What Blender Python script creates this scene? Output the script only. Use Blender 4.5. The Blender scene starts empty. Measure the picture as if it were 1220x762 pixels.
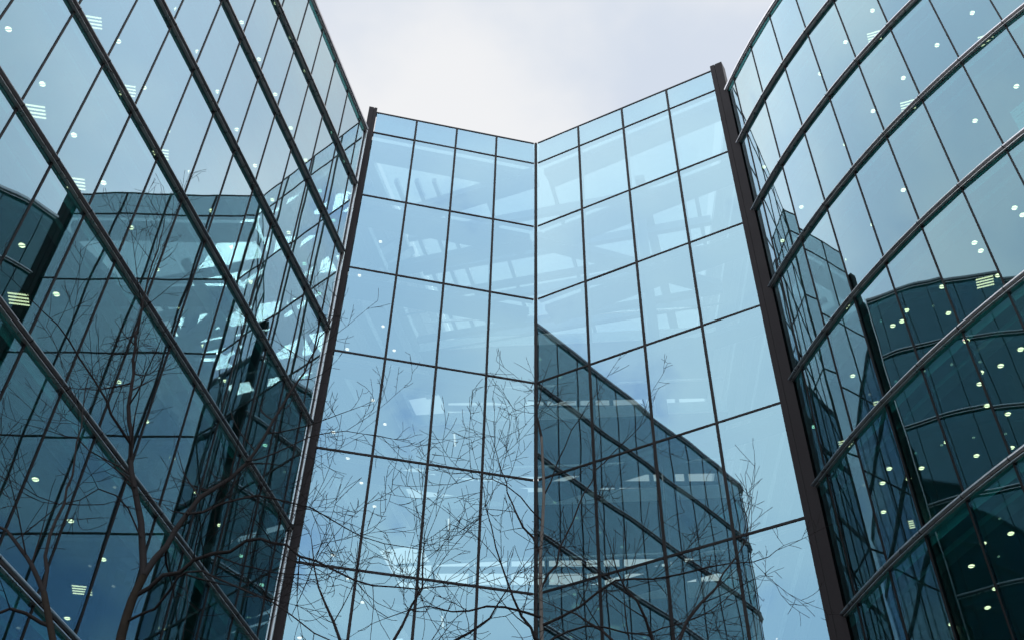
import bpy, bmesh, math, random
from mathutils import Vector, Matrix, noise as mnoise
random.seed(7)
C = bpy.context.scene.collection
S = 1.65            # metres per plan unit
EYE = 1.6           # camera height
# ---------------------------------------------------------------- camera
F_PX, PITCH, CX, CY = 1370.27, math.radians(50.176), 638.2, 232.3
cam_d = bpy.data.cameras.new('camera'); cam = bpy.data.objects.new('camera', cam_d); C.objects.link(cam)
cam.location = (0, 0, EYE); cam.rotation_euler = (math.pi/2 + PITCH, 0, 0)
cam_d.sensor_width = 36; cam_d.lens = F_PX/1220*36
cam_d.shift_x = (610-CX)/1220; cam_d.shift_y = -(381-CY)/1220
cam_d.clip_start = 0.1; cam_d.clip_end = 3000
sc = bpy.context.scene; sc.camera = cam
sp, cp = math.sin(PITCH), math.cos(PITCH)
def ray(px, py):
    u = (px-CX)/F_PX; v = -(py-CY)/F_PX
    return Vector((u, cp - v*sp, sp + v*cp))
def proj(P):        # P in metres
    x, y, z = P[0], P[1], P[2]-EYE
    d = y*cp + z*sp
    if d < .1: return None
    return (CX + F_PX*x/d, CY - F_PX*(-y*sp + z*cp)/d)
def W(x, y, z):     # plan units -> metres
    return Vector((x*S, y*S, EYE + z*S))
GROUND = -EYE/S
# ---------------------------------------------------------------- materials
def mat(name, col, rough=.5, metal=0., spec=.5, noise=0., nscale=6., bump=0.):
    m = bpy.data.materials.new(name); m.use_nodes = True
    nt = m.node_tree; b = nt.nodes['Principled BSDF']
    b.inputs['Roughness'].default_value = rough; b.inputs['Metallic'].default_value = metal
    b.inputs['Specular IOR Level'].default_value = spec
    b.inputs['Base Color'].default_value = (*col, 1)
    if noise or bump:
        tc = nt.nodes.new('ShaderNodeTexCoord')
        n = nt.nodes.new('ShaderNodeTexNoise'); n.inputs['Scale'].default_value = nscale; n.inputs['Detail'].default_value = 6
        nt.links.new(tc.outputs['Object'], n.inputs['Vector'])
        if noise:
            mx = nt.nodes.new('ShaderNodeMix'); mx.data_type = 'RGBA'
            mx.inputs[6].default_value = (*[c*(1-noise) for c in col], 1)
            mx.inputs[7].default_value = (*[min(1, c*(1+noise)) for c in col], 1)
            nt.links.new(n.outputs['Fac'], mx.inputs[0]); nt.links.new(mx.outputs[2], b.inputs['Base Color'])
            mr = nt.nodes.new('ShaderNodeMapRange'); mr.inputs[3].default_value = max(.02, rough-.12); mr.inputs[4].default_value = min(1, rough+.12)
            nt.links.new(n.outputs['Fac'], mr.inputs[0]); nt.links.new(mr.outputs[0], b.inputs['Roughness'])
        if bump:
            bp = nt.nodes.new('ShaderNodeBump'); bp.inputs['Strength'].default_value = bump
            nt.links.new(n.outputs['Fac'], bp.inputs['Height']); nt.links.new(bp.outputs[0], b.inputs['Normal'])
    return m
def glass(name, r0, refl, trans, wav=.01, wscale=.5, power=4.0):
    m = bpy.data.materials.new(name); m.use_nodes = True
    nt = m.node_tree; nt.nodes.clear(); N = nt.nodes.new; L = nt.links.new
    out = N('ShaderNodeOutputMaterial'); mx = N('ShaderNodeMixShader')
    tr = N('ShaderNodeBsdfTransparent'); tr.inputs[0].default_value = (*trans, 1)
    gl = N('ShaderNodeBsdfGlossy'); gl.inputs['Color'].default_value = (*refl, 1); gl.inputs['Roughness'].default_value = 0.0
    lw = N('ShaderNodeLayerWeight'); lw.inputs[0].default_value = .5
    pw = N('ShaderNodeMath'); pw.operation = 'POWER'; pw.inputs[1].default_value = power
    ma = N('ShaderNodeMath'); ma.operation = 'MULTIPLY_ADD'; ma.inputs[1].default_value = 1-r0; ma.inputs[2].default_value = r0
    L(lw.outputs['Facing'], pw.inputs[0]); L(pw.outputs[0], ma.inputs[0]); L(ma.outputs[0], mx.inputs[0])
    if refl[0] < .99:       # the coating's tint washes out towards grazing view
        p2 = N('ShaderNodeMath'); p2.operation = 'POWER'; p2.inputs[1].default_value = 1.5
        cm = N('ShaderNodeMix'); cm.data_type = 'RGBA'; cm.inputs[6].default_value = (*refl, 1); cm.inputs[7].default_value = (1, 1, 1, 1)
        L(lw.outputs['Facing'], p2.inputs[0]); L(p2.outputs[0], cm.inputs[0]); L(cm.outputs[2], gl.inputs['Color'])
    if wav:
        tc = N('ShaderNodeTexCoord'); n = N('ShaderNodeTexNoise'); n.inputs['Scale'].default_value = wscale; n.inputs['Detail'].default_value = 1
        bp = N('ShaderNodeBump'); bp.inputs['Strength'].default_value = 1; bp.inputs['Distance'].default_value = wav
        L(tc.outputs['Object'], n.inputs['Vector']); L(n.outputs['Fac'], bp.inputs['Height']); L(bp.outputs[0], gl.inputs['Normal'])
    L(tr.outputs[0], mx.inputs[1]); L(gl.outputs[0], mx.inputs[2]); L(mx.outputs[0], out.inputs[0])
    return m
def emit(name, col, k):
    m = bpy.data.materials.new(name); m.use_nodes = True
    nt = m.node_tree; nt.nodes.clear()
    out = nt.nodes.new('ShaderNodeOutputMaterial'); e = nt.nodes.new('ShaderNodeEmission')
    e.inputs[0].default_value = (*col, 1); e.inputs[1].default_value = k
    nt.links.new(e.outputs[0], out.inputs[0])
    m.cycles.emission_sampling = 'NONE'
    return m
M = {}
M['glass'] = glass('coated_office_glass', .10, (.42, .81, .98), (.085, .32, .31), .005, .4, 2.7)
M['glass_clear'] = glass('coated_atrium_glass', .18, (.43, .80, 1.0), (.23, .30, .30), .006, .4, 2.7)
M['glass_back'] = glass('glass_inner_face', .02, (1, 1, 1), (.97, .99, .98), 0)
M['glass_roof'] = glass('roof_glass', .05, (1, 1, 1), (.84, .88, .89), 0)
M['spandrel'] = mat('blue_spandrel', (.06, .15, .22), .25, 0, .5, .15, .4)
M['dark'] = mat('dark_bronze_frame', (.009, .0085, .009), .5, .0, .08, .2, 3)
M['post'] = mat('dark_post_cladding', (.010, .0085, .0095), .55, .0, .06, .2, 1.5)
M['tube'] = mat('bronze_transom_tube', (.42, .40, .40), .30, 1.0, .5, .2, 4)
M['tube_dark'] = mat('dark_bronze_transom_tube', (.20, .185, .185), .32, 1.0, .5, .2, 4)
M['silver'] = mat('silver_trim', (.55, .53, .52), .30, .9, .5, .1, 5)
M['steel'] = mat('blue_grey_steel', (.06, .095, .14), .5, .0, .4, .12, 2)
M['ceiling'] = mat('office_ceiling', (.50, .52, .52), .8, 0, .3, .06, 1.2)
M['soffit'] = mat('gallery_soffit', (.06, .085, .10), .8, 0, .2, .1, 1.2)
M['fascia'] = mat('pale_fascia', (.75, .78, .78), .6, 0, .3, .05, 2)
M['carpet'] = mat('dark_floor', (.28, .28, .28), .9)
M['core'] = mat('core_wall', (.26, .27, .28), .8, 0, .3, .2, .5)
M['column'] = mat('concrete_column', (.42, .42, .41), .7, 0, .3, .12, 2)
M['blind'] = mat('blind_box', (.80, .81, .80), .5, 0, .4)
M['lamp'] = emit('warm_downlight', (1, .36, .22), 15)
M['lamp_clear'] = emit('downlight_behind_clear_glass', (1, .72, .55), 5)
M['gallery_lamp'] = emit('dim_gallery_tube', (1, .85, .75), 1.8)
M['tube_lamp'] = emit('warm_tube_light', (1, .35, .22), 9)
M['lamp_ring'] = mat('lamp_housing', (.7, .7, .68), .4)
M['roof'] = mat('roof_membrane', (.25, .25, .26), .8)
M['paving'] = mat('grey_paving', (.13, .125, .12), .75, 0, .4, .25, .8, .1)
M['bark'] = mat('plane_bark', (.012, .010, .008), .95, 0, .05, .45, 9, .4)
M['bark_pale'] = mat('pale_bark', (.060, .055, .050), .95, 0, .05, .35, 9, .4)
M['twig'] = mat('twig_bark', (.010, .009, .009), .95, 0, .05, .2, 9)
M['paper'] = mat('white_paper', (.8, .82, .82), .8)
M['ink'] = mat('grey_ink', (.10, .12, .15), .8)
# ---------------------------------------------------------------- mesh helpers
class MB:
    def __init__(s): s.v, s.f, s.m = [], [], []
    def quad(s, a, b, c, d, m=0):
        i = len(s.v); s.v += [tuple(a), tuple(b), tuple(c), tuple(d)]; s.f.append((i, i+1, i+2, i+3)); s.m.append(m)
    def box8(s, p, m=0, fm=None):       # p: 4 bottom (ccw from above) + 4 top
        i = len(s.v); s.v += [tuple(q) for q in p]
        fs = [(3, 2, 1, 0), (4, 5, 6, 7), (0, 1, 5, 4), (1, 2, 6, 5), (2, 3, 7, 6), (3, 0, 4, 7)]
        for k, f in enumerate(fs):
            s.f.append(tuple(i+q for q in f)); s.m.append(fm[k] if fm else m)
    def prism(s, poly, z0, z1, mb=0, mt=0, ms=0):  # poly in plan units, ccw
        n = len(poly); i = len(s.v)
        s.v += [tuple(W(x, y, z0)) for x, y in poly] + [tuple(W(x, y, z1)) for x, y in poly]
        s.f.append(tuple(i+n-1-k for k in range(n))); s.m.append(mb)
        s.f.append(tuple(i+n+k for k in range(n))); s.m.append(mt)
        for k in range(n):
            s.f.append((i+k, i+(k+1) % n, i+n+(k+1) % n, i+n+k)); s.m.append(ms)
    def bar(s, a, b, w, h, m=0):        # horizontal or sloping bar between plan-unit 3D points; w across, h vertical (units)
        A, B = W(*a), W(*b); d = (B-A).normalized()
        side = d.cross(Vector((0, 0, 1)))
        if side.length < 1e-4: side = Vector((1, 0, 0))
        side.normalize(); up = side.cross(d); side *= w*S/2; up *= h*S/2
        s.box8([A-side-up, A+side-up, B+side-up, B-side-up, A-side+up, A+side+up, B+side+up, B-side+up], m)
    def sweep(s, path, prof, m=0, closed=True, mlist=None):
        # path: list of (pos Vector metres, normal Vector horizontal) ; prof: list of (out, up) metres
        n = len(prof); i0 = len(s.v)
        for P, nn in path:
            for o, u in prof: s.v.append(tuple(P + nn*o + Vector((0, 0, u))))
        for k in range(len(path)-1):
            for j in range(n if closed else n-1):
                a = i0+k*n+j; b = i0+k*n+(j+1) % n
                s.f.append((a, b, b+n, a+n)); s.m.append(mlist[j] if mlist else m)
        if closed:
            s.f.append(tuple(i0+j for j in range(n))[::-1]); s.m.append(m)
            s.f.append(tuple(i0+(len(path)-1)*n+j for j in range(n))); s.m.append(m)
    def disc(s, c, r, n, m, h=0.0):
        i = len(s.v)
        for k in range(n):
            a = 2*math.pi*k/n; s.v.append((c[0]+r*math.cos(a), c[1]+r*math.sin(a), c[2]))
        s.f.append(tuple(i+n-1-k for k in range(n))); s.m.append(m)
    def cyl(s, a, b, r0, r1, n=12, m=0, caps=True):
        A, B = Vector(a), Vector(b); d = (B-A).normalized()
        x = d.orthogonal().normalized(); y = d.cross(x); i = len(s.v)
        for P, r in ((A, r0), (B, r1)):
            for k in range(n):
                t = 2*math.pi*k/n; s.v.append(tuple(P + x*(r*math.cos(t)) + y*(r*math.sin(t))))
        for k in range(n):
            s.f.append((i+k, i+(k+1) % n, i+n+(k+1) % n, i+n+k)); s.m.append(m)
        if caps:
            s.f.append(tuple(i+n-1-k for k in range(n))); s.m.append(m)
            s.f.append(tuple(i+n+k for k in range(n))); s.m.append(m)
    def build(s, name, mats, parent=None, smooth=False):
        me = bpy.data.meshes.new(name); me.from_pydata(s.v, [], s.f)
        if not isinstance(mats, (list, tuple)): mats = [mats]
        for q in mats: me.materials.append(q)
        me.polygons.foreach_set('material_index', s.m)
        if smooth: me.polygons.foreach_set('use_smooth', [True]*len(s.f))
        me.update()
        o = bpy.data.objects.new(name, me); C.objects.link(o)
        if parent:
            o.parent = parent
            o.matrix_parent_inverse = PINV.get(parent.name, Matrix())
        return o
PINV = {}
def thing(name, loc, label, cat, group=None):
    o = bpy.data.objects.new(name, None); C.objects.link(o); o.location = loc; o.empty_display_size = .5
    PINV[o.name] = Matrix.Translation(loc).inverted()
    o['label'] = label; o['category'] = cat
    if group: o['group'] = group
    return o
def V2(p): return Vector((p[0], p[1]))
def offset_path(nodes, off):            # nodes plan pts, outward normal on the right-hand side flag handled by caller
    res = []
    for i, p in enumerate(nodes):
        a = nodes[max(i-1, 0)]; b = nodes[min(i+1, len(nodes)-1)]
        d = (V2(b)-V2(a)).normalized(); n = Vector((d.y, -d.x))     # right of travel
        res.append((p[0]+n.x*off, p[1]+n.y*off))
    return res
def normals(nodes):
    res = []
    for i, p in enumerate(nodes):
        a = nodes[max(i-1, 0)]; b = nodes[min(i+1, len(nodes)-1)]
        d = (V2(b)-V2(a)).normalized(); res.append(Vector((d.y, -d.x, 0)))
    return res
def pane_visible(quad):
    pts = [proj(q) for q in quad]
    if any(p is None for p in pts): return 0
    xs = [min(max(p[0], 0), 1220) for p in pts]; ys = [min(max(p[1], 0), 762) for p in pts]
    a = 0
    for i in range(4): a += xs[i]*ys[(i+1) % 4]-xs[(i+1) % 4]*ys[i]
    return abs(a)/2
def pane_box(mb, a, b, z0, z1, n, th=.012, tilt=.0010):
    # a,b plan pts (right-hand side of a->b is outside); n outward
    t1, t2 = random.gauss(0, tilt), random.gauss(0, tilt)
    A0, B0, A1, B1 = W(*a, z0), W(*b, z0), W(*a, z1), W(*b, z1)
    w = (B0-A0).length; h = (A1-A0).length
    A0 = A0 + n*(-t1*w/2 - t2*h/2); B0 = B0 + n*(t1*w/2 - t2*h/2); A1 = A1 + n*(-t1*w/2 + t2*h/2); B1 = B1 + n*(t1*w/2 + t2*h/2)
    o = n*(-th*S)
    mb.box8([A0+o, A0, B0, B0+o, A1+o, A1, B1, B1+o], 1, [1, 1, 1, 0, 1, 1][:6])
def pane_curved(mb, pts, nn, z0, z1, th=.012):
    # pts: plan points along the outside face, nn: outward normals; smooth outer strip, flat rest
    i0 = len(mb.v); n = len(pts)
    for p_ in pts: mb.v.append(tuple(W(*p_, z0)))
    for p_ in pts: mb.v.append(tuple(W(*p_, z1)))
    for k in range(n-1): mb.f.append((i0+k, i0+k+1, i0+n+k+1, i0+n+k)); mb.m.append(0)
    i1 = len(mb.v)
    for z in (z0, z1):
        for p_, q_ in zip(pts, nn): mb.v.append(tuple(W(*p_, z) - q_*(th*S)))
    for k in range(n-1): mb.f.append((i1+k+1, i1+k, i1+n+k, i1+n+k+1)); mb.m.append(1)
    i2 = len(mb.v)
    for z in (z0, z1):
        for p_, q_ in zip(pts, nn): mb.v += [tuple(W(*p_, z)), tuple(W(*p_, z) - q_*(th*S))]
    for k in range(n-1):
        a = i2+2*k; mb.f.append((a, a+1, a+3, a+2)); mb.m.append(1)
        a = i2+2*n+2*k; mb.f.append((a, a+2, a+3, a+1)); mb.m.append(1)
    for e in (0, n-1):
        a = i2+2*e; b = i2+2*n+2*e; mb.f.append((a, b, b+1, a+1)); mb.m.append(1)
# box8 order: bottom ring p0..p3 ; faces (0,1),(1,2),(2,3),(3,0): outer face is edge p1-p2 -> index 3
# ---------------------------------------------------------------- levels
ZA = [22.84, 22.04, 19.72, 17.38, 15.065, 12.757, 10.473, 8.17, 5.87, 3.57, 1.27, GROUND]
ZF = [21.80, 19.79, 17.565, 15.36, 13.10, 10.936, 8.736, 6.536, 4.336, 2.136, GROUND]
# ---------------------------------------------------------------- generic curved office block
def office(name, label, nodes, ext, depth, spots, grids, start_trim, fine=None, per=1):
    """nodes: facade mullion positions, outside on the right of travel.  ext: bare continuation (plan pts) inside the atrium."""
    base = W(*nodes[len(nodes)//2], GROUND)
    root = thing(name, base, label, 'office building')
    nrm = normals(nodes)
    fn_ = normals(fine) if fine else None
    def emit_pane(mb, a, b, z0, z1, n, i):
        if not fine: pane_box(mb, a, b, z0, z1, n); return
        pts = []; BOW = .35        # nearly flat panes, slightly cold-bent to the curve
        for j, q in enumerate(fine[i*per:(i+1)*per+1]):
            t = j/per; ch = (a[0]+(b[0]-a[0])*t, a[1]+(b[1]-a[1])*t)
            o0, o1 = fine[i*per], fine[(i+1)*per]; fl = (o0[0]+(o1[0]-o0[0])*t, o0[1]+(o1[1]-o0[1])*t)
            pts.append((ch[0]+(q[0]-fl[0])*BOW, ch[1]+(q[1]-fl[1])*BOW))
        tl = random.gauss(0, .0016); h = (z1-z0)*S
        pane_curved(mb, pts, normals(pts), z0, z1)
    # ---- glass
    allp = []
    for li in range(len(ZF)-1):
        z1, z0 = ZF[li]-.02, ZF[li+1]+.02
        for i in range(len(nodes)-1):
            a, b = nodes[i], nodes[i+1]
            d = (V2(b)-V2(a)).normalized(); n = Vector((d.y, -d.x, 0))
            vis = pane_visible([W(*a, z0), W(*b, z0), W(*b, z1), W(*a, z1)])
            g = .012
            a2 = (a[0]+d.x*g, a[1]+d.y*g); b2 = (b[0]-d.x*g, b[1]-d.y*g)
            allp.append((vis, a2, b2, z0, z1, n, i))
    allp.sort(key=lambda q: -q[0])
    rest = MB()
    for k, (vis, a, b, z0, z1, n, i) in enumerate(allp):
        if k < 98 and vis > 8:
            mb = MB(); emit_pane(mb, a, b, z0, z1, n, i); mb.build('glass_pane', [M['glass'], M['glass_back']], root, bool(fine))
        else: emit_pane(rest, a, b, z0, z1, n, i)
    o = rest.build('glazing', [M['glass'], M['glass_back']], root, bool(fine)); o['kind'] = 'stuff'
    # ---- mullions
    for i, p in enumerate(nodes):
        n = nrm[i]; t = Vector((-n.y, n.x, 0)); mb = MB()
        w, dp = .012, .012
        A = W(*p, GROUND); B = W(*p, ZF[0]-.01)
        q = [-t*w*S - n*.05*S, t*w*S - n*.05*S, t*w*S + n*dp*S, -t*w*S + n*dp*S]
        mb.box8([A+x for x in q] + [B+x for x in q]); mb.build('mullion', M['dark'], root)
    # ---- transoms (bull-nosed tubes with silver edge strips)
    tn, tnn = (fine, fn_) if fine else (nodes, nrm)
    path0 = [(Vector((p[0]*S, p[1]*S, 0)), tnn[i]) for i, p in enumerate(tn)]
    for li, z in enumerate(ZF[:-1]):
        path = [(P + Vector((0, 0, EYE+z*S)), n) for P, n in path0]
        h = .030*S if li else .055*S; dd = .045*S
        prof = [(.004, -h)] + [(.04*S + dd*math.cos(t), h*math.sin(t)) for t in [math.radians(a) for a in range(-90, 91, 18)]] + [(.004, h)]
        mb = MB(); mb.sweep(path, prof, 0, True, [2]*2 + [0]*10 + [2])  # underside segments coloured dark, standing in for the dim ground they reflect
        for s_ in (-1, 1):
            u0 = s_*(h+.006*S); u1 = s_*(h+.020*S)
            lo, hi = min(u0, u1), max(u0, u1)
            mb.sweep(path, [(.004, lo), (.050*S, lo), (.050*S, hi), (.004, hi)], 1)
        if li:
            for i, p_ in enumerate(nodes):      # dark cap joints
                n_ = nrm[i]; t_ = Vector((-n_.y, n_.x, 0)); c_ = Vector((p_[0]*S, p_[1]*S, EYE+z*S))
                mb.sweep([(c_-t_*.006*S, n_), (c_+t_*.006*S, n_)], [(o_*1.03+.001, u_*1.05) for o_, u_ in prof], 2)
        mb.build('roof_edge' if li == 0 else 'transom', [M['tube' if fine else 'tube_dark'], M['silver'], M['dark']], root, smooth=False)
    # ---- end trim
    p = nodes[start_trim]; n = nrm[start_trim]; d = (V2(nodes[1 if start_trim == 0 else -1])-V2(nodes[0 if start_trim == 0 else -2])).normalized()
    t = Vector((d.x, d.y, 0)) * (1 if start_trim else -1)
    mb = MB(); A = W(*p, GROUND) + t*.03*S; B = W(*p, ZF[0]+.1) + t*.03*S
    q = [-t*.012*S + n*.0*S, t*.012*S + n*.0*S, t*.012*S + n*.05*S, -t*.012*S + n*.05*S]
    mb.box8([A+x for x in q]+[B+x for x in q]); mb.build('end_trim', M['silver'], root)
    # ---- floors
    front = offset_path(nodes, -.07); full = (ext[0] + front + ext[1]); back = offset_path(full, -depth)
    poly = back[::-1] + full if False else full + back[::-1]
    ar = sum(poly[i][0]*poly[(i+1) % len(poly)][1]-poly[(i+1) % len(poly)][0]*poly[i][1] for i in range(len(poly)))
    if ar < 0: poly = poly[::-1]
    slabs = []
    for li, z in enumerate(ZF[:-1]):
        mb = MB(); mb.prism(poly, z-.17, z+.03, 0, 2 if li else 3, 1)
        bx = [(Vector((q[0]*S, q[1]*S, EYE+(z-.17)*S)), nn) for q, nn in zip(offset_path(full, -.30), normals(full))]
        mb.sweep(bx, [(-.10*S, -.08*S), (.10*S, -.08*S), (.10*S, .002), (-.10*S, .002)], 4)
        slabs.append(mb.build('floor_slab' if li else 'roof_slab', [M['ceiling'], M['fascia'], M['carpet'], M['roof'], M['blind']], root))
    # core
    inner = offset_path(full, -depth+.05)
    mb = MB()
    for a, b in zip(inner[:-1], inner[1:]):
        mb.quad(W(*a, GROUND), W(*b, GROUND), W(*b, ZF[0]-.2), W(*a, ZF[0]-.2))
    mb.build('core_wall', M['core'], root)
    # columns
    colp = offset_path(full, -1.5)
    for i in range(2, len(colp)-1, 5):
        x, y = colp[i]; mb = MB(); mb.cyl(W(x, y, GROUND), W(x, y, ZF[0]-.2), .18*S, .18*S, 20); mb.build('column', M['column'], root, True)
    # lights
    for li, x, y in spots:
        z = ZF[li]-.17; c = W(x, y, z); r = .043*S
        mb = MB(); mb.cyl(c-Vector((0, 0, .028)), c+Vector((0, 0, .002)), r*1.25, r*1.25, 14, 1)
        mb.disc(c-Vector((0, 0, .031)), r, 14, 0)
        q = r*.16; cc = c-Vector((0, 0, .036))      # cross louvre
        mb.quad(cc+Vector((-r, -q, 0)), cc+Vector((-r, q, 0)), cc+Vector((r, q, 0)), cc+Vector((r, -q, 0)), 2)
        mb.build('ceiling_light', [M['lamp' if y < 16 else 'lamp_clear'], M['lamp_ring'], M['dark']], slabs[li])
    for li, x, y, ang in grids:
        z = ZF[li]-.17; c = W(x, y, z); u = Vector((math.cos(ang), math.sin(ang), 0)); v = Vector((-u.y, u.x, 0))
        mb = MB(); Ls, Ws = .13*S, .125*S
        for k in range(4):
            o = v*((k-1.5)*Ws*.5); hw = v*(Ws*.11)
            A = c+o-Vector((0, 0, .02))
            mb.quad(A-u*Ls-hw, A-u*Ls+hw, A+u*Ls+hw, A+u*Ls-hw, 0)
        mb.box8([c-u*Ls*1.08-v*Ws*1.1-Vector((0, 0, .015)), c+u*Ls*1.08-v*Ws*1.1-Vector((0, 0, .015)), c+u*Ls*1.08+v*Ws*1.1-Vector((0, 0, .015)), c-u*Ls*1.08+v*Ws*1.1-Vector((0, 0, .015)),
                 c-u*Ls*1.08-v*Ws*1.1, c+u*Ls*1.08-v*Ws*1.1, c+u*Ls*1.08+v*Ws*1.1, c-u*Ls*1.08+v*Ws*1.1], 1)
        mb.build('tube_light', [M['tube_lamp'], M['lamp_ring']], slabs[li])
    return root
# ---------------------------------------------------------------- left block
AF = math.radians(76.598); WF = .8282; F0 = (-4.2912, 15.0252)
dF = (math.cos(AF), math.sin(AF)); nF = (math.sin(AF), -math.cos(AF))      # nF points outwards (to +x)
def LK(k, dep=0.): return (F0[0]+dF[0]*k*WF - nF[0]*dep, F0[1]+dF[1]*k*WF - nF[1]*dep)
arc = []
p = Vector(LK(-12.4)); head = math.atan2(-dF[1], -dF[0])       # travelling away, turning towards -x (clockwise in plan)
for k in range(9):
    head -= math.radians(22 if k < 4 else 0); p = p + Vector((math.cos(head), math.sin(head)))*(.34 if k < 4 else .85); arc.append((p.x, p.y))
lnodes = arc[::-1] + [LK(-12.4)] + [LK(k) for k in range(-12, 2)] + [LK(1.42)]
lext = [LK(k, .07) for k in (2.5, 4, 5.5, 7, 8.5, 10)]
def dep_at(li): return .70 + .045*li
lsp = []
for li in range(0, 8):
    for j in range(-10, 9):
        k = -4.2 + .03*li + 1.07*(j+4) + (.10*li)
        if li >= 3 and -12 < k < 1 and random.random() < .9: lsp.append((li, *LK(k+.4, 2.1+.3*random.random())))
        if -12 < k < 9 and (li < 8): lsp.append((li, *LK(k, dep_at(li))))
def vis_spot(s_):
    q = proj(W(s_[1], s_[2], ZF[s_[0]]-.17)); return q and -10 < q[0] < 470 and -10 < q[1] < 772
lsp = [s_ for s_ in lsp if vis_spot(s_) and random.random() < .9]
lgr = [(li, *LK(k, dd), AF-1.15) for li, k, dd in [(4, -7.48, 1.2), (4, -5.91, 1.28), (3, -7.5, 1.06), (3, -5.95, 1.12), (3, -4.37, 1.16), (5, -5.72, 1.46), (4, -2.6, 1.6), (6, -1.6, 1.6)]]
left = office('office_building', 'straight glass office block with dark slanting bands, left of the folded atrium front', lnodes, ([], lext), 4.0, lsp, lgr, -1)
# ---------------------------------------------------------------- right block
PER = 6
rfine = [(4.385, 15.10)]
for k in range(22):
    ln = .42 if k == 0 else .90 if k == 1 else .855
    for j in range(PER):
        a_ = math.radians(-75.0 + (0 if k == 0 else 1.6) + (3.2*(k-1) if k else 0)*.97 + (j+.5)/PER*(1.6 if k == 0 else 3.2)*.97)
        rfine.append((rfine[-1][0]+math.cos(a_)*ln/PER, rfine[-1][1]+math.sin(a_)*ln/PER))
rn = rfine[::PER]
rnodes = rn[::-1]       # travel towards the atrium so that outside is on the ... checked below
def side_ok(nodes, pt):
    n = normals(nodes)[len(nodes)//2]; m = nodes[len(nodes)//2]
    return (pt[0]-m[0])*n.x+(pt[1]-m[1])*n.y > 0
if not side_ok(rnodes, (0, 0)): rnodes = rnodes[::-1]
if rnodes[0] != rn[0]: rfine = rfine[::-1]
r_first = rnodes[0] == rn[0]
rext = [(4.42, 25), (4.42, 23), (4.42, 21), (4.42, 19.2), (4.42, 17.5), (4.42, 16.3)]
SPOT_R = [(a/3.0475+820, b/3.0475) for a, b in [(668,38),(570,152),(478,267),(902,163),(1030,46),(780,282),(670,402),(570,522),(1190,312),(1040,437),(780,688),(275,605),(410,750)]] + \
 [(a/2.93+820, b/2.93+240) for a, b in [(328,135),(643,78),(1020,170),(885,295),(1165,45),(543,203),(745,415),(907,387),(1025,398),(970,483),(595,478),(733,667),(905,622),(1020,593),(1042,708)]] + \
 [(a/2.909+900, b/2.909+500) for a, b in [(662,72),(765,120),(575,163),(463,165),(887,92),(530,200),(202,20),(443,315),(788,423),(830,580),(678,703)]]
GRID_R = [(a/3.0475+820, b/3.0475) for a, b in [(675,132),(1080,145),(797,383)]] + [(a/2.93+820, b/2.93+240) for a, b in [(572,355),(1035,280),(675,705)]] + [(a/2.909+900, b/2.909+500) for a, b in [(893,140),(560,355),(315,80)]]
def rhit(q):
    d = ray(*q); best = None
    for a, b in zip(rn[:-1], rn[1:]):
        e = V2(b)-V2(a); den = d.x*e.y - d.y*e.x
        if abs(den) < 1e-9: continue
        t = (a[0]*e.y - a[1]*e.x)/den; u = ((d.x*t-a[0])*e.x+(d.y*t-a[1])*e.y)/e.length_squared
        if -.02 <= u <= 1.02 and t > 0 and (best is None or t < best): best = t
    if best is None: return None
    z = d.z*best
    li = max((i for i, zz in enumerate(ZF) if zz-.17 > z), default=None)
    if li is None: return None
    t = (ZF[li]-.17)/d.z
    if t > best*1.32: t = best*1.32
    return li, d.x*(ZF[li]-.17)/d.z, d.y*(ZF[li]-.17)/d.z
rsp = [h for h in map(rhit, SPOT_R) if h]; rgr = [(*h, -.35) for h in map(rhit, GRID_R) if h]
rq = offset_path(rn, .8)
if (V2(rq[4])-Vector((0, 0))).length < (V2(rn[4])-Vector((0, 0))).length: rq = offset_path(rn, -.8)
rng_ = random.Random(4)
for li in (4, 5, 6, 7):
    for k in range(1, 13):
        for f in (.25, .75):
            if rng_.random() < .45:
                dd = rng_.choice((1.0, 1.0, 2.0)); a, b = rn[k], rq[k]; c = rn[k+1]
                rsp.append((li, a[0]+(b[0]-a[0])*dd+(c[0]-a[0])*f, a[1]+(b[1]-a[1])*dd+(c[1]-a[1])*f))
for x, y in ((5.35, 20.2), (5.25, 21.2), (5.22, 23.2), (5.2, 18.9)):
    for li in range(1, 6): rsp.append((li, x, y))
right = office('office_building', 'curved glass office block with bowed dark bands, right of the folded atrium front', rnodes, ([], rext[::-1]) if not r_first else (rext, []), 4.0, rsp, rgr, 0 if r_first else -1, rfine, PER)
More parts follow.
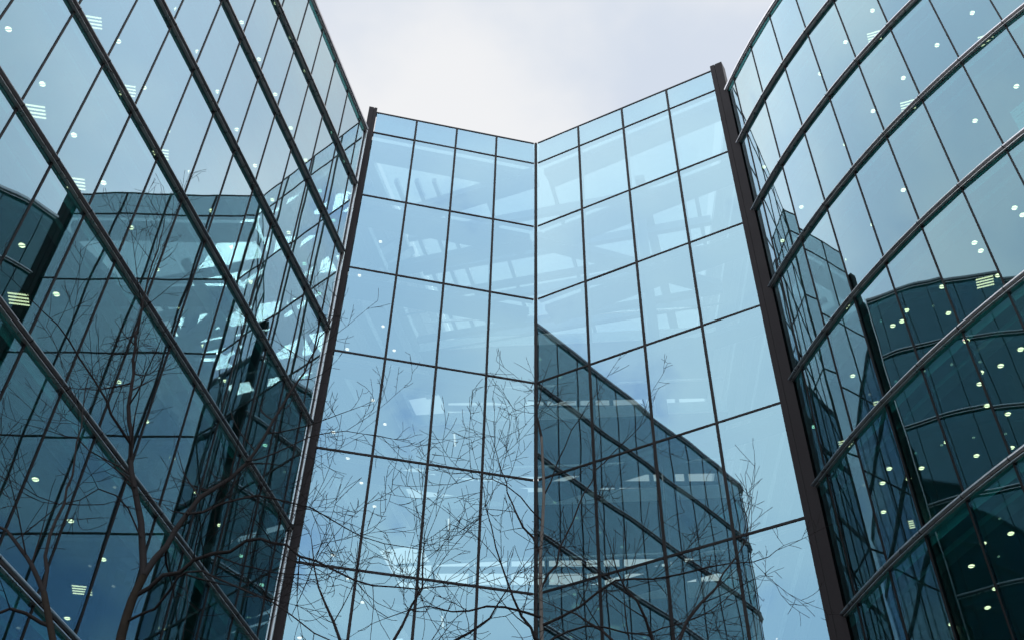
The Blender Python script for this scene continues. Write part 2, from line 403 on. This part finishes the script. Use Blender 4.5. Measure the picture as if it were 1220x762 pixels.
# ---------------------------------------------------------------- atrium
aL, aR = math.radians(13.93), math.radians(27.58); WR = 1.1769; VX, VY = 0.0024, 17.398
def AL(k, d=0.): return (VX-k*math.cos(aL) - d*math.sin(aL), VY-k*math.sin(aL) + d*math.cos(aL))
def AR(k, d=0.): return (VX+k*WR*math.cos(aR) + d*math.sin(aR), VY-k*WR*math.sin(aR) + d*math.cos(aR))
atr = thing('glass_atrium', W(VX, VY, GROUND), 'folded glass atrium front with tall blue panes and a valley down its middle', 'atrium')
nL = Vector((math.sin(aL), -math.cos(aL), 0)); nR = Vector((-math.sin(aR), -math.cos(aR), 0))
rest = MB()
for fn, n in ((AL, nL), (AR, nR)):
    for r in range(len(ZA)-1):
        for k in range(4):
            a, b = (fn(k+1), fn(k)) if fn is AL else (fn(k), fn(k+1))
            d = (V2(b)-V2(a)).normalized(); g = .02
            a2 = (a[0]+d.x*g, a[1]+d.y*g); b2 = (b[0]-d.x*g, b[1]-d.y*g)
            z1, z0 = ZA[r]-.02, ZA[r+1]+.02
            if r == 0:
                mb = MB(); pane_box(mb, a2, b2, z0, z1, n); mb.build('glass_pane', [M['glass_clear'], M['glass_back']], atr)
                mb = MB(); q = n*(-.10*S); A0, B0, A1, B1 = W(*a2, z0)+q, W(*b2, z0)+q, W(*a2, z1)+q, W(*b2, z1)+q; o = n*(-.05*S)
                mb.box8([A0+o, A0, B0, B0+o, A1+o, A1, B1, B1+o]); mb.build('spandrel_panel', M['spandrel'], atr)
            elif r < 8:
                mb = MB(); pane_box(mb, a2, b2, z0, z1, n); mb.build('glass_pane', [M['glass_clear'], M['glass_back']], atr)
            else: pane_box(rest, a2, b2, z0, z1, n)
o = rest.build('lower_glazing', [M['glass_clear'], M['glass_back']], atr); o['kind'] = 'stuff'
def vpost(fn, n, k, w, d0, d1, z1, name, m, off=0.):
    t = Vector((-n.y, n.x, 0)); A = W(*fn(k), GROUND)+t*off*S; B = W(*fn(k), z1)+t*off*S
    q = [-t*w*S - n*d0*S, t*w*S - n*d0*S, t*w*S + n*d1*S, -t*w*S + n*d1*S]
    if t.cross(n).z < 0: q = q[::-1]
    mb = MB(); mb.box8([A+x for x in q]+[B+x for x in q]); mb.build(name, m, atr)
for k in (1, 2, 3):
    vpost(AL, nL, k, .024, .14, .012, ZA[0]+.01, 'mullion', M['dark'])
    vpost(AR, nR, k, .026, .14, .012, ZA[0]+.01, 'mullion', M['dark'])
mb = MB(); mb.cyl(W(VX, VY, GROUND), W(VX, VY, ZA[0]+.012), .036*S, .036*S, 10); mb.build('valley_mullion', M['dark'], atr)
for r in range(len(ZA)-1):
    for fn, n in ((AL, nL), (AR, nR)):
        A, B = fn(4), fn(0.05)
        pth = [(W(*A, ZA[r]), n), (W(*B, ZA[r]), n)]
        h = .02*S
        mb = MB(); mb.sweep(pth, [(-.12*S, -h), (.011*S, -h), (.011*S, h), (-.12*S, h)]); mb.build('transom', M['dark'], atr)
# corner posts
for fn, n, k, wd, sgn in ((AL, nL, 4.0, .20, -1), (AR, nR, 4.0, .29, 1)):
    t = Vector((-n.y, n.x, 0))
    if (t.x > 0) != (sgn > 0): t = -t
    A, B = W(*fn(k), GROUND), W(*fn(k), ZA[0]+.06)
    def blk(o0, o1, d0, d1, name, m, zt=0.):
        q = [t*o0*S - n*d0*S, t*o1*S - n*d0*S, t*o1*S + n*d1*S, t*o0*S + n*d1*S]
        if (q[1]-q[0]).cross(q[2]-q[1]).z < 0: q = q[::-1]
        mb = MB(); mb.box8([A+x for x in q]+[B+x+Vector((0, 0, zt)) for x in q]); mb.build(name, m, atr)
    blk(0.0, wd*.36, .14, .10, 'corner_post', M['post'])
    blk(wd*.36, wd*.42, .14, .085, 'post_joint', M['dark'], -.02)
    blk(wd*.42, wd, .14, .10, 'corner_post', M['post'])
# dark closing strips between the posts and the neighbouring blocks
for a, b in ((AL(4.19, .0), LK(1.50, .05)), (AR(4.26, .05), (4.36, 15.17))):
    mb = MB(); d = (V2(b)-V2(a)).normalized(); n = Vector((d.y, -d.x, 0))*.03*S
    mb.box8([W(*a, GROUND)-n, W(*b, GROUND)-n, W(*b, GROUND)+n, W(*a, GROUND)+n, W(*a, ZF[0]+.05)-n, W(*b, ZF[0]+.05)-n, W(*b, ZF[0]+.05)+n, W(*a, ZF[0]+.05)+n])
    mb.build('closing_strip', M['glass'] if a[0] < 0 else M['dark'], atr)
# interior steel
def steel(name, segs, m='steel'):
    mb = MB()
    for a, b, w, h in segs: mb.bar(a, b, w, h)
    mb.build(name, M[m], atr)
def ring(z, wide, name, thick=.16):
    steel(name, [((*AL(4.1, .20+wide/2), z), (*AL(.10, .20+wide/2), z), wide, thick)])
    steel(name, [((*AR(.10, .20+wide/2), z+.015), (*AR(4.0, .20+wide/2), z+.015), wide, thick)])
ring(ZA[1]-.15, .50, 'edge_beam', .2)
ring(ZA[2]-.12, .55, 'edge_beam', .16)
ring(ZA[3]-.12, .50, 'edge_beam', .14)
ring(ZA[4]-.12, .35, 'edge_beam', .12)
ring(ZA[5]-.12, .35, 'edge_beam', .12)
ring(ZA[6]-.12, .35, 'edge_beam', .12)
# roof grid, square to the straight block
steel('wind_brace', [((VX, VY+.25, ZA[1]-.20), (-3.3, 18.95, ZA[1]-.20), .50, .20)])
steel('wind_brace', [((VX, VY+.25, ZA[2]-.15), (4.35, 19.2, ZA[2]-.15), .34, .20)])
steel('wind_brace', [((VX-.1, VY+.3, ZA[2]-.172), (-3.4, 18.6, ZA[2]-.172), .30, .20)])
def cross(y, z, w_, h_, name):          # beam square to the straight block, through (0, y)
    sl = -1/math.tan(AF); xl = F0[0] + (y+.8-F0[1])/math.tan(AF)
    steel(name, [((xl, y+sl*xl, z), (4.40, y+sl*4.40, z), w_, h_)])
for y in (18.75, 20.0, 21.4, 22.9, 24.2): cross(y, ZA[1]-.30, .13, .26, 'roof_beam')
for k in (.12, .62, 1.05, 2.2, 3.9, 6.1, 7.4):
    x0 = -3.55 + k; y0 = 17.75 + (.1 if k < 2 else 0)
    L_ = 24.9 - y0; steel('roof_purlin', [((x0, y0, ZA[1]-.075), (x0+L_/math.tan(AF), 24.9, ZA[1]-.075), .10 if k != 6.1 else .24, .14)])
for y in (18.7, 20.1): cross(y, ZA[2]-.34, .12, .16, 'tie_beam')
for y in (19.0, 20.4): cross(y, ZA[2]-.50, .035, .035, 'tie_rod')
steel('atrium_column', [((2.6, 18.6, GROUND+.01), (2.6, 18.6, ZA[1]-.42), .22, .22)])
for i, x in enumerate((-3.9, -3.6, -3.3)):
    steel('raking_strut', [((x-.5, 17.0+.3*i, ZA[3]), (x+.4, 19.6+.3*i, ZA[1]-.4), .2, .2)])
mb = MB(); poly = [AL(4.1, .15), AL(0, .15), AR(4, .15), (4.5, 25.2), (-1.9, 25.2)]
ar = sum(poly[i][0]*poly[(i+1) % 5][1]-poly[(i+1) % 5][0]*poly[i][1] for i in range(5))
if ar < 0: poly = poly[::-1]
mb.prism(poly, ZA[1]+.05, ZA[1]+.07, 0, 0, 0); mb.build('glass_roof', M['glass_roof'], atr)
# back galleries
YB = 21.0
for i, z in enumerate(ZA[2:10]):
    mb = MB(); e = [(-2.9, YB+.25), (-1, YB+.05), (1, YB-.05), (3, YB-.2), (4.42, YB-.3)]
    poly = e + [(4.42, YB+2.0), (-2.4, YB+2.2)]
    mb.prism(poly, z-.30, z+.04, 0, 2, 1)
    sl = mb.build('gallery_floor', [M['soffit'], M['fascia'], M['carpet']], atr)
    mb = MB()
    for (x0, y0), (x1, y1) in zip(e[:-1], e[1:]):
        mb.bar((x0, y0+.03, z+.72), (x1, y1+.03, z+.72), .05, .05)
    mb.build('handrail', M['silver'], sl)
    for x in ((-1.9,) if i in (1, 2, 3, 4) else ()):
        c = W(x, YB+.7, z-.30-.02); mb = MB(); mb.box8([c+Vector((sx*.03, sy*.35, sz*.03)) for sz in (-1, 1) for sx, sy in ((-1, -1), (1, -1), (1, 1), (-1, 1))])
        mb.build('tube_light', M['gallery_lamp'], sl)
mb = MB()
for x in [-2.3+.85*k for k in range(8)]:
    mb.bar((x, YB+2.1, GROUND), (x, YB+2.1, ZA[2]), .10, .10)
for z in ZA[2:10]:
    mb.bar((-2.3, YB+2.1, z-.55), (4.4, YB+2.1, z-.55), .10, .12)
    mb.bar((-2.3, YB+2.1, z-1.5), (4.4, YB+2.1, z-1.5), .10, 1.1)
mb.build('back_wall_frame', M['steel'], atr)
# ---------------------------------------------------------------- paper sheet in right window
def on_right(q, dep):
    d = ray(*q)
    for a, b in zip(rn[:-1], rn[1:]):
        e = V2(b)-V2(a); n = Vector((e.y, -e.x)).normalized()
        if n.dot(-V2(a)) < 0: n = -n
        a2 = V2(a)-n*dep; den = d.x*n.x+d.y*n.y; t = a2.dot(n)/den
        P = d*t; u = (V2((P.x, P.y))-a2).dot(e)/e.length_squared
        if 0 <= u <= 1: return P, Vector((n.x, n.y, 0)), Vector((e.x, e.y, 0)).normalized()
P0, pn, pe = on_right((1203, 134), .14)
A = W(*P0)
mb = MB(); w_, h_ = .75, -.95
def pt(u, v, o=0.): return A + pe*u + Vector((0, 0, v)) + pn*o
mb.box8([pt(0, h_, -.01), pt(w_, h_, -.01), pt(w_, h_), pt(0, h_), pt(0, 0, -.01), pt(w_, 0, -.01), pt(w_, 0), pt(0, 0)])
sheet = thing('paper_sheet', A, 'white paper sheet with grey handwriting taped inside a pane of the curved block', 'paper sheet')
mb.build('sheet', M['paper'], sheet)
mb = MB()
for r_ in range(7):
    u = .08
    while u < .6:
        L_ = random.uniform(.02, .07)
        if random.random() < .7 and not (r_ in (3,) and u > .3):
            v = -.1-.11*r_; mb.quad(pt(u, v, .003), pt(u+L_, v, .003), pt(u+L_, v+random.uniform(.015, .05), .003), pt(u, v+random.uniform(.015, .05), .003))
        u += L_+.02
mb.build('handwriting', M['ink'], sheet)
# ---------------------------------------------------------------- ground
mb = MB(); R = 1500
mb.quad((-R, -R, 0), (R, -R, 0), (R, R, 0), (-R, R, 0)); g = mb.build('ground', M['paving']); g['kind'] = 'structure'
#TREES_BEGIN
# ---------------------------------------------------------------- bare trees
def at(px, py, y):          # a pixel's point at plan depth y (units) -> metres
    d = ray(px, py); t = y/d.y
    return W(d.x*t, y, d.z*t)
def tube(mb, pts, rads, n):
    i0 = len(mb.v); x = None
    for k, P in enumerate(pts):
        d = (pts[min(k+1, len(pts)-1)] - pts[max(k-1, 0)])
        d = d.normalized() if d.length > 1e-6 else Vector((0, 0, 1))
        x = d.orthogonal().normalized() if x is None else (x - d*x.dot(d)).normalized()
        yv = d.cross(x)
        for j in range(n):
            a = 2*math.pi*j/n; mb.v.append(tuple(P + (x*math.cos(a) + yv*math.sin(a))*rads[k]))
    for k in range(len(pts)-1):
        for j in range(n):
            a = i0+k*n+j; b = i0+k*n+(j+1) % n
            mb.f.append((a, b, b+n, a+n)); mb.m.append(0)
def resample(pts, step):
    # Catmull-Rom through the points
    out = []
    P = [pts[0]*2-pts[1]] + pts + [pts[-1]*2-pts[-2]]
    for i in range(1, len(P)-2):
        a, b, c, d = P[i-1:i+3]; n = max(2, int((c-b).length/step))
        for k in range(n):
            t = k/n
            out.append(.5*((2*b) + (c-a)*t + (2*a-5*b+4*c-d)*t*t + (3*b-a-3*c+d)*t**3))
    out.append(pts[-1]); return out
def grow(mb, p, d, length, r, level, rng, up):
    n = max(4, int(length/.16)); step = length/n
    pts = [p.copy()]; rads = [r]; d = d.normalized(); q = p.copy(); kids = []
    bend = Vector((rng.gauss(0, 1), rng.gauss(0, 1), rng.gauss(0, .6)))*.075
    side = rng.choice((-1, 1))
    for k in range(1, n+1):
        d = (d + bend + Vector((rng.gauss(0, .07), rng.gauss(0, .07), rng.gauss(0, .06) + up*.075))).normalized()
        q = q + d*step; pts.append(q.copy()); rr = max(r*(1-.78*k/n), .0030); rads.append(rr)
        if level > 0 and k >= 1 and rng.random() < (.78 if level > 1 else .66):
            side = -side
            ax = d.orthogonal(); ax.rotate(Matrix.Rotation(rng.uniform(0, 6.28), 3, d))
            nd = d.copy(); nd.rotate(Matrix.Rotation(math.radians(rng.uniform(32, 62)), 3, ax.normalized()))
            ln = length*rng.uniform(.28, .60)*(1-.45*k/n)
            if ln > .12: kids.append((q.copy(), nd, ln, max(rr*.55, .0030)))
    tube(mb, pts, rads, 5 if r > .02 else 4 if r > .008 else 3)
    for a, b, l, rr in kids: grow(mb, a, b, l, rr, level-1, rng, up)
def limb(mbs, mbt, px, r0, r1, rng, dens=1., level=2, tw=1.0, up=1.0):
    pts = resample([at(*q) for q in px], .22)
    for k in range(1, len(pts)-1): pts[k] = pts[k] + Vector((rng.gauss(0, .012), rng.gauss(0, .03), rng.gauss(0, .012)))
    n = len(pts); rads = [r0+(r1-r0)*(k/(n-1))**.8 for k in range(n)]
    tube(mbs, pts, rads, 8 if r0 > .03 else 6)
    for k in range(2, n):
        for _ in range(int(rng.random() < .72*dens*(.5+.8*k/n)) + int(rng.random() < .15*dens)):
            d = (pts[k]-pts[k-1]).normalized(); ax = d.orthogonal(); ax.rotate(Matrix.Rotation(rng.uniform(0, 6.28), 3, d))
            nd = d.copy(); nd.rotate(Matrix.Rotation(math.radians(rng.uniform(30, 65)), 3, ax.normalized()))
            grow(mbt, pts[k], nd, rng.uniform(.6, 1.5)*tw, max(.0045, rads[k]*.5), level, rng, up)
    d = (pts[-1]-pts[-3]).normalized(); grow(mbs, pts[-1], d, .8*tw, r1, level, rng, up)
def bare_tree(base, trunk, limbs, r0, r1, label, seed, dens=1., bark='bark'):
    rng = random.Random(seed)
    B = W(*base, GROUND)
    root = thing('bare_tree', B, label, 'tree', 'bare winter trees in front of the glass')
    mb = MB(); top = [at(*q) for q in trunk]; low = B + Vector((0, 0, .8)); nn = max(2, int((top[0]-low).length/.5))
    pts = [B - Vector((0, 0, .2)), B + Vector((0, 0, .3))] + [low.lerp(top[0], k/nn) for k in range(nn)] + top
    pts = resample(pts, .3); n = len(pts)
    tube(mb, pts, [(r0 + (r1-r0)*k/(n-1))*(1+.5*max(0, 1-k/4)) for k in range(n)], 12)
    mb.build('trunk', M[bark], root, True)
    for ent in limbs:
        lst, a, b = ent[:3]; kw = ent[3] if len(ent) > 3 else {}
        ml = MB(); limb(ml, ml, lst, a, b, rng, dens*kw.get('dens', 1), kw.get('level', 3), kw.get('tw', 1), kw.get('up', 1))
        ml.build('branch', M['twig'], root, True)
def D(lst, y0, y1):     # give a pixel polyline a depth that drifts from y0 to y1
    n = len(lst); return [(x, y, y0+(y1-y0)*k/max(1, n-1)) for k, (x, y) in enumerate(lst)]
ya = 6.4
bare_tree((-2.75, 6.4), [(135, 800, ya), (145, 755, ya), (157, 715, ya), (171, 686, ya)], [
  (D([(171, 686), (168, 640), (160, 580), (157, 530), (156, 470), (164, 400), (178, 330), (194, 275)], ya, 6.9), .040, .007, dict(dens=.9)),
  (D([(171, 686), (195, 650), (222, 612), (255, 583), (293, 549), (327, 500), (355, 455), (382, 405), (402, 370)], ya, 7.4), .038, .006, dict(dens=1.3)),
  (D([(163, 708), (195, 688), (230, 668), (275, 651), (310, 641), (340, 652), (375, 668), (420, 690), (470, 703), (525, 698)], ya, 6.0), .026, .005, dict(dens=1.1, up=1.4)),
  (D([(157, 530), (135, 495), (96, 430), (68, 388), (38, 358)], 6.6, 5.8), .018, .005),
  (D([(222, 612), (262, 600), (310, 590), (350, 600), (392, 618), (430, 640), (490, 652)], 6.6, 7.3), .016, .005, dict(dens=1.2, up=1.3)),
  (D([(150, 740), (185, 722), (210, 690), (240, 680), (300, 705), (350, 735), (400, 765)], ya, 5.6), .016, .005, dict(dens=.9)),
  (D([(293, 549), (330, 540), (372, 520), (410, 515), (455, 520)], 6.9, 7.6), .012, .004, dict(dens=1.1, up=1.2)),
  (D([(160, 580), (150, 560), (128, 548), (80, 520), (30, 505)], 6.5, 7.0), .013, .004, dict(dens=.8)),
  (D([(168, 640), (150, 605), (120, 585), (70, 600), (20, 575)], 6.4, 6.0), .011, .004, dict(dens=.8)),
 ], .085, .042, 'largest bare tree, its forked mossy trunk rising before the left glass block', 3, 1.0)
yb = 5.2
bare_tree((-2.55, 5.2), [(66, 800, yb), (62, 757, yb), (52, 705, yb)], [
  (D([(52, 705), (40, 675), (18, 642), (-10, 618), (-40, 600)], yb, 5.4), .024, .008, dict(dens=.9)),
  (D([(52, 705), (62, 640), (80, 580), (95, 510), (105, 450)], yb, 5.9), .020, .005, dict(dens=.8)),
  (D([(60, 745), (30, 730), (-5, 725), (-40, 728)], yb, 5.0), .018, .008, dict(dens=.6)),
 ], .036, .026, 'dark bare tree with bent low limbs at the far left, half out of view', 11, .9)
yc = 7.3
bare_tree((.05, 7.3), [(646, 800, yc), (645, 740, yc), (644, 660, yc), (648, 590, yc), (645, 520, yc)], [
  (D([(645, 520), (641, 490), (645, 462)], yc, 7.4), .018, .006, dict(dens=.8, tw=.7)),
  (D([(645, 765), (631, 748), (612, 712), (598, 668), (586, 628), (577, 585)], yc, 7.0), .022, .005, dict(dens=1.1)),
  (D([(644, 660), (615, 612), (598, 560), (590, 520)], yc, 7.8), .016, .004, dict(dens=1)),
  (D([(645, 700), (668, 655), (690, 605), (712, 560), (740, 530), (762, 508)], yc, 7.9), .016, .004, dict(dens=1)),
  (D([(645, 745), (690, 722), (735, 690), (780, 690), (840, 672), (900, 668), (925, 655)], yc, 7.0), .018, .004, dict(dens=1.1)),
  (D([(645, 735), (600, 722), (560, 728), (510, 722), (462, 735)], yc, 6.6), .018, .004, dict(dens=1.2, up=1.3)),
  (D([(648, 590), (665, 550), (690, 500), (712, 468)], yc, 7.2), .011, .004, dict(dens=.9)),
  (D([(646, 620), (620, 590), (585, 570), (545, 575)], yc, 6.9), .010, .004, dict(dens=.9)),
  (D([(645, 770), (680, 752), (720, 745), (770, 755), (830, 735), (880, 700)], yc, 7.6), .015, .004, dict(dens=1.2)),
 ], .050, .017, 'slender bare tree with a straight pale trunk in front of the folded atrium front', 5, 1.0, 'bark_pale')
yd = 6.0
bare_tree((.75, 6.0), [(790, 880, yd), (785, 840, yd)], [
  (D([(785, 840), (765, 800), (735, 765), (700, 740), (668, 725)], yd, 6.4), .030, .006, dict(dens=1)),
  (D([(785, 840), (800, 790), (820, 740), (850, 700), (885, 650)], yd, 6.6), .030, .006, dict(dens=1.2)),
  (D([(785, 840), (780, 780), (770, 735), (745, 700), (730, 660)], yd, 5.7), .024, .005, dict(dens=1)),
 ], .07, .045, 'bare twiggy tree crown low in view, right of the slender trunk', 21, .9)
yE = 6.8
bare_tree((-1.35, 6.8), [(420, 900, yE), (425, 860, yE)], [
  (D([(425, 860), (415, 800), (400, 745), (380, 700), (372, 650)], yE, 7.0), .028, .006, dict(dens=1)),
  (D([(425, 860), (450, 800), (480, 745), (500, 700), (505, 650)], yE, 7.2), .028, .006, dict(dens=1)),
  (D([(425, 860), (470, 815), (530, 770), (580, 735), (605, 700)], yE, 6.5), .026, .006, dict(dens=1)),
 ], .07, .045, 'bare twiggy tree crown low in view before the left half of the atrium', 33, .8)
#TREES_END
# ---------------------------------------------------------------- world, sun
w = bpy.data.worlds.new('World'); sc.world = w; w.use_nodes = True
nt = w.node_tree; N = nt.nodes.new; L = nt.links.new
bg = nt.nodes['Background']; bg.inputs[1].default_value = .1
sky = N('ShaderNodeTexSky'); sky.sky_type = 'NISHITA'; sky.sun_disc = False
SUN_EL, SUN_AZ = math.radians(42), math.radians(40)      # azimuth clockwise from +y
sky.sun_elevation = SUN_EL; sky.sun_rotation = SUN_AZ; sky.air_density = 1.0; sky.dust_density = 1.5
tc = N('ShaderNodeTexCoord')
def noise(scale, detail, rough=.55, off=(0, 0, 0), sx=(1, 1, 1.6)):
    mp = N('ShaderNodeMapping'); mp.inputs['Location'].default_value = off; mp.inputs['Scale'].default_value = sx
    n = N('ShaderNodeTexNoise'); n.inputs['Scale'].default_value = scale; n.inputs['Detail'].default_value = detail; n.inputs['Roughness'].default_value = rough
    L(tc.outputs['Generated'], mp.inputs[0]); L(mp.outputs[0], n.inputs['Vector']); return n.outputs['Fac']
def mrange(x, a, b, c, d, clamp=True):
    m = N('ShaderNodeMapRange'); m.clamp = clamp
    for i, q in enumerate((a, b, c, d)): m.inputs[i+1].default_value = q
    m.interpolation_type = 'SMOOTHSTEP'
    L(x, m.inputs[0]); return m.outputs[0]
def mth(op, a, b):
    m = N('ShaderNodeMath'); m.operation = op
    for i, q in enumerate((a, b)):
        if isinstance(q, (int, float)): m.inputs[i].default_value = q
        else: L(q, m.inputs[i])
    return m.outputs[0]
sep = N('ShaderNodeSeparateXYZ'); L(tc.outputs['Generated'], sep.inputs[0])
front = mrange(sep.outputs[1], -.15, .45, 0, 1)             # cloud bank ahead is unbroken
cl = noise(4.2, 7, .56, (2.2, 11.7, 6.3))
cov = mrange(mth('ADD', cl, mth('MULTIPLY', front, .17)), .335, .485, .45, 1)
shade = noise(3.1, 5, .5, (4.2, 7.7, 1.2))
cA = N('ShaderNodeMix'); cA.data_type = 'RGBA'; cA.inputs[6].default_value = (6.6, 7.3, 8.4, 1); cA.inputs[7].default_value = (8.8, 8.9, 9.1, 1)
L(mrange(shade, .35, .62, 0, 1), cA.inputs[0])
mixs = N('ShaderNodeMix'); mixs.data_type = 'RGBA'
skb = N('ShaderNodeMix'); skb.data_type = 'RGBA'; skb.blend_type = 'MULTIPLY'; skb.inputs[0].default_value = 1
skb.inputs[7].default_value = (1.7, 2.1, 2.5, 1); L(sky.outputs[0], skb.inputs[6])
L(cov, mixs.inputs[0]); L(skb.outputs[2], mixs.inputs[6]); L(cA.outputs[2], mixs.inputs[7])
# added gain: sky away from the view ahead is brightened to lift the reflections
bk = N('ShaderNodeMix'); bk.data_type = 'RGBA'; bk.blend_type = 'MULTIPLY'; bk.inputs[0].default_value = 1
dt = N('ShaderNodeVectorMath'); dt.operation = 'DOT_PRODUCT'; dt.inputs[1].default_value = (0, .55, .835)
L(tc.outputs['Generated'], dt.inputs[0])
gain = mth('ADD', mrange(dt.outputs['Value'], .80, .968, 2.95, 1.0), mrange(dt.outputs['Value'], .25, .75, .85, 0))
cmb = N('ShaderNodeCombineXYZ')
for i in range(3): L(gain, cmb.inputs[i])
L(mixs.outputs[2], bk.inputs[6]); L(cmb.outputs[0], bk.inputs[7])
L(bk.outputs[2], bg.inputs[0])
sd = bpy.data.lights.new('sun', 'SUN'); sd.energy = .8; sd.angle = math.radians(15); sd.color = (1, .95, .88)
so = bpy.data.objects.new('sun', sd); C.objects.link(so); so.location = (30, 40, 80)
dirv = Vector((math.sin(SUN_AZ)*math.cos(SUN_EL), math.cos(SUN_AZ)*math.cos(SUN_EL), math.sin(SUN_EL)))
so.rotation_euler = dirv.to_track_quat('Z', 'Y').to_euler()
# ---------------------------------------------------------------- render settings
sc.render.engine = 'CYCLES'
cy = sc.cycles; cy.max_bounces = 14; cy.glossy_bounces = 8; cy.transparent_max_bounces = 24; cy.diffuse_bounces = 3; cy.transmission_bounces = 4
cy.use_denoising = True; cy.sample_clamp_indirect = 6; cy.caustics_reflective = False
vs = sc.view_settings; vs.view_transform = 'Standard'; vs.look = 'None'; vs.exposure = 0; vs.gamma = 1; vs.use_curve_mapping = False
